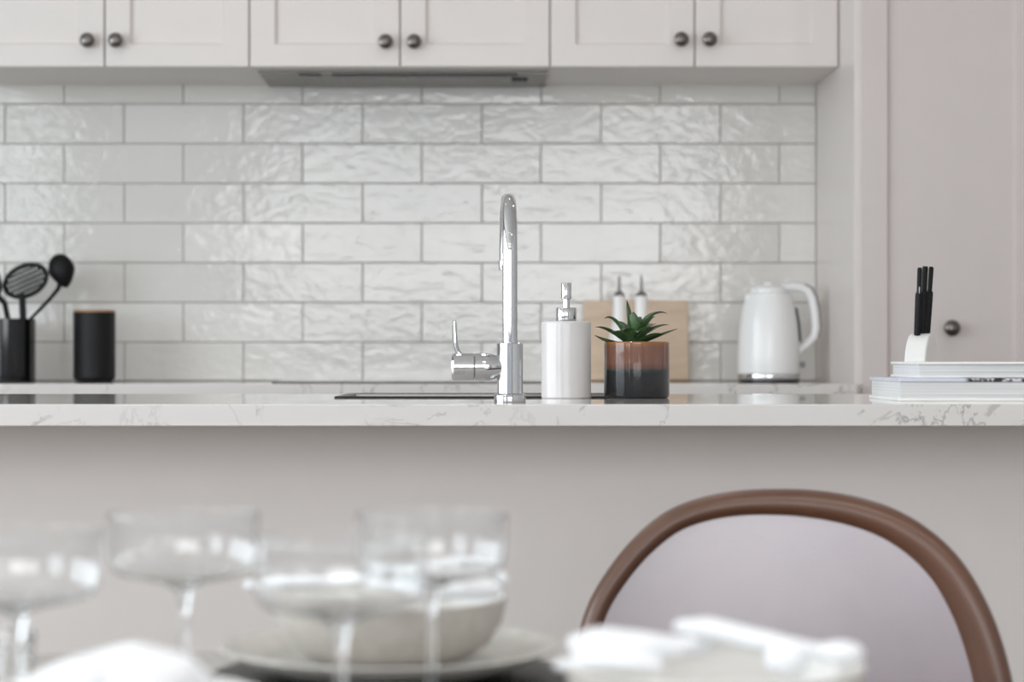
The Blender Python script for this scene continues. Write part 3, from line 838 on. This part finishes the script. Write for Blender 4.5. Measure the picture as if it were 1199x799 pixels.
setting('left', 'stoneware plate closest to the tumbler', 'stoneware bowl closest to the tumbler', 'dark charger under the plate closest to the tumbler')
BZ = TZ + .0112 + .049
# in front of the chair: a roll knotted towards one end
s = 1.132 / F
def R(px, py, dy=0.0): return ((px - 836) * s, dy, CZ - (py - 420) * s - BZ)
napkin((SET['right'][0], SET['right'][1], BZ), 'white napkin roll with a knot lying over the bowl before the chair',
       [([R(664, 758, .0), R(700, 752, 0), R(760, 757, 0), R(800, 762, .004)], [.006, .0105, .0095, .007], .85),
        ([R(646, 776, -.012), R(690, 772, -.014), R(740, 776, -.012), R(776, 782, -.008)], [.0035, .0062, .0062, .004], .8),
        ([R(790, 738, .016), R(830, 740, .014), R(880, 750, .006), R(940, 757, -.012), R(1000, 763, -.018)], [.004, .0085, .008, .006, .004], .8),
        ([R(820, 752, .03), R(880, 758, .03), R(960, 770, .02)], [.008, .009, .006], .7),
        ([R(700, 766, .03), R(760, 766, .035), R(840, 768, .03)], [.008, .01, .008], .7)],
       [(R(912, 763, -.03), (.0125, .011, .0100)), (R(978, 759, -.02), (.0135, .010, .0068))])
# far bowl: long roll
s2 = 1.453 / F
def R2(px, py, dy=0.0): return ((px - 457) * s2, dy, CZ - (py - 420) * s2 - BZ)
napkin((SET['far'][0], SET['far'][1], BZ), 'white napkin roll resting across the bowl at the far edge',
       [([R2(286, 684, -.01), R2(330, 683, -.01), R2(400, 682, -.008), R2(470, 680, 0), R2(540, 676, .004)], [.0045, .0065, .007, .0075, .007], .9),
        ([R2(430, 690, -.03), R2(480, 686, -.032), R2(540, 684, -.03), R2(585, 688, -.02)], [.005, .009, .010, .006], .8),
        ([R2(500, 672, .01), R2(540, 664, .012), R2(580, 672, .012), R2(594, 686, .01)], [.006, .008, .008, .006], .8),
        ([R2(420, 694, .03), R2(500, 692, .04), R2(560, 692, .03)], [.006, .008, .006], .8)],
       [(R2(560, 686, -.018), (.016, .013, .008)), (R2(512, 680, -.012), (.010, .012, .009))])
# near bowl by the tumbler
s3 = 1.01 / F
napkin((SET['left'][0] + .006, SET['left'][1], BZ), 'white folded napkin heaped on the bowl closest to the tumbler',
       [([(-.045, -.01, .004), (-.02, -.006, .010), (.012, 0, .016), (.036, 0, .012), (.05, .004, .003)], [.006, .012, .015, .012, .006], .8),
        ([(-.04, -.05, .0), (-.01, -.03, .010), (.02, .02, .012), (.035, .05, .002)], [.008, .014, .013, .007], .75)],
       [((.008, -.005, .008), (.034, .03, .014))])

def stem_glass(x, y, label, foot=.031):
    t = thing('stemmed_glass', label, 'glass', (x, y, TZ), G_GL)
    H_ = .129; R_ = .0475
    bm = B()
    outer = [(0, 0), (foot, 0), (foot + .0006, .0008), (foot - .0005, .0018), (.018, .004), (.008, .0072), (.0036, .013), (.0027, .03), (.0026, .06), (.0031, .074), (.0056, .081),
             (.014, .0858), (.030, .0888), (.040, .0912), (.0447, .0950), (.0467, .101), (.0473, .109), (R_, .118), (R_, H_ - .003), (R_, H_ - .0004)]
    inner = [(R_ - .0002, H_), (R_ - .0005, H_), (R_ - .0007, H_ - .0004), (R_ - .0007, H_ - .003), (R_ - .0007, .118), (.0466, .109), (.0460, .1012), (.0441, .0956), (.0396, .0919), (.0297, .0895), (.014, .0866), (.006, .0854), (0, .0853)]
    lathe(bm, outer + inner, 64)
    link('bowl_and_stem', bm, M['glass'], t, smooth=40)
    return t
def one_glass(x, y, label):
    t = stem_glass(x, y, label)
    ch = t.children[0]
    # a single blown piece: keep it as the thing's own mesh
    ch.parent = None; ch.name = 'tmp'; me = ch.data; bpy.data.objects.remove(ch); bpy.data.objects.remove(t)
    o = bpy.data.objects.new('stemmed_glass', me); COL.objects.link(o); o.location = (x, y, TZ + .0008)
    w_ = o.modifiers.new('flat_faces', 'WEIGHTED_NORMAL'); w_.keep_sharp = True; w_.weight = 50; w_.thresh = .12
    return tag(o, label, 'glass', G_GL)
one_glass(PX(20, 1.16), 1.16, 'clear wide stemmed glass beside the tumbler')
one_glass(PX(215, 1.29), 1.29, 'clear wide stemmed glass rising behind the heaped napkin')
one_glass(PX(399, 1.118), 1.118, 'clear wide stemmed glass whose stem crosses the middle of the far bowl')
one_glass(PX(505, 1.29), 1.29, 'clear wide stemmed glass before the far bowl, closest to the leather chair')
bm = B(); lathe(bm, [(0, 0), (.0305, 0), (.0318, .0008), (.0325, .002), (.0327, .004), (.0373, .053), (.0375, .055), (.0372, .0557), (.0368, .0557), (.0365, .055), (.0363, .053), (.0318, .007), (.0310, .0045), (.029, .003), (0, .0026)], 48)
tag(link('tumbler', bm, M['glass'], loc=(-.318, 1.27, TZ + .0008), smooth=42), 'short clear glass tumbler at the edge of view behind the stemmed glass', 'tumbler')

# ---------------------------------------------------------------- light
def area(name, loc, rot, sx, sy, power, rgb):
    l = bpy.data.lights.new(name, 'AREA'); l.shape = 'RECTANGLE'; l.size = sx; l.size_y = sy; l.energy = power; l.color = rgb
    o = bpy.data.objects.new(name, l); COL.objects.link(o); o.location = loc; o.rotation_euler = rot; return o
area('daylight_front', ((FW[0] + FW[1]) / 2, YF - .12, (FW[2] + FW[3]) / 2), (PI / 2, 0, 0), FW[1] - FW[0], FW[3] - FW[2], 122, (.97, .985, 1.0))
area('daylight_side', (XL - .12, (LW[0] + LW[1]) / 2, (LW[2] + LW[3]) / 2), (PI / 2, 0, -PI / 2), LW[1] - LW[0], LW[3] - LW[2], 128, (.84, .93, 1.0))
area('daylight_side_rear', (XL - .12, (LW2[0] + LW2[1]) / 2, (LW2[2] + LW2[3]) / 2), (PI / 2, 0, -PI / 2), LW2[1] - LW2[0], LW2[3] - LW2[2], 95, (.86, .93, 1.0))
for i, (x, y) in enumerate(((-1.0, 3.85), (0.1, 3.85), (1.2, 3.85), (-.9, 1.0), (.3, 1.0), (1.3, 1.0), (-.9, -1.2), (.6, -1.2))):
    bm = B(); lathe(bm, [(.030, H - .004), (.045, H - .006), (.050, H - .003), (.050, H - .0003)], 32)
    ring = link('downlight', bm, M['wall'], None)
    tag(ring, ['recessed ceiling downlight over the kitchen aisle', 'recessed ceiling downlight over the dining side'][i > 2], 'downlight', ['ceiling downlights over the aisle', 'ceiling downlights over the dining side'][i > 2])
    bm = B(); lathe(bm, [(0, H - .0045), (.0305, H - .0042)], 32); link('lens', bm, M['lamp'], ring)
    l = bpy.data.lights.new('downlight_lamp', 'SPOT'); l.energy = (8 if i < 3 else 30); l.spot_size = math.radians(95); l.spot_blend = .8; l.shadow_soft_size = .03; l.color = (1, .98, .965)
    o = bpy.data.objects.new('downlight_lamp', l); COL.objects.link(o); o.location = (x, y, H - .03)
    for v in ring.data.vertices: v.co.x += x; v.co.y += y
    for v in ring.children[0].data.vertices: v.co.x += x; v.co.y += y
w = bpy.data.worlds.new('World'); S.world = w; w.use_nodes = True
w.node_tree.nodes['Background'].inputs[0].default_value = (.86, .93, 1, 1); w.node_tree.nodes['Background'].inputs[1].default_value = 1.0

# ---------------------------------------------------------------- camera
cam = bpy.data.cameras.new('camera'); co = bpy.data.objects.new('camera', cam); COL.objects.link(co)
co.location = (0, 0, CZ); co.rotation_euler = (PI / 2, 0, 0)
cam.sensor_fit = 'HORIZONTAL'; cam.sensor_width = 36; cam.lens = 36 * F / 1199
cam.shift_x = (599.5 - VX) / 1199; cam.shift_y = (VY - 399.5) / 1199
cam.clip_start = .05; cam.clip_end = 60
cam.dof.use_dof = True; cam.dof.focus_distance = 2.88; cam.dof.aperture_fstop = 5.4
S.camera = co
S.view_settings.view_transform = 'Standard'; S.view_settings.look = 'None'; S.view_settings.gamma = 1; S.view_settings.use_curve_mapping = False
S.view_settings.exposure = -0.55
c = S.cycles
c.use_denoising = True
c.max_bounces = 32; c.diffuse_bounces = 6; c.glossy_bounces = 5; c.transmission_bounces = 32; c.transparent_max_bounces = 10
c.caustics_reflective = False; c.caustics_refractive = True; c.blur_glossy = 0.3; c.sample_clamp_indirect = 40.0
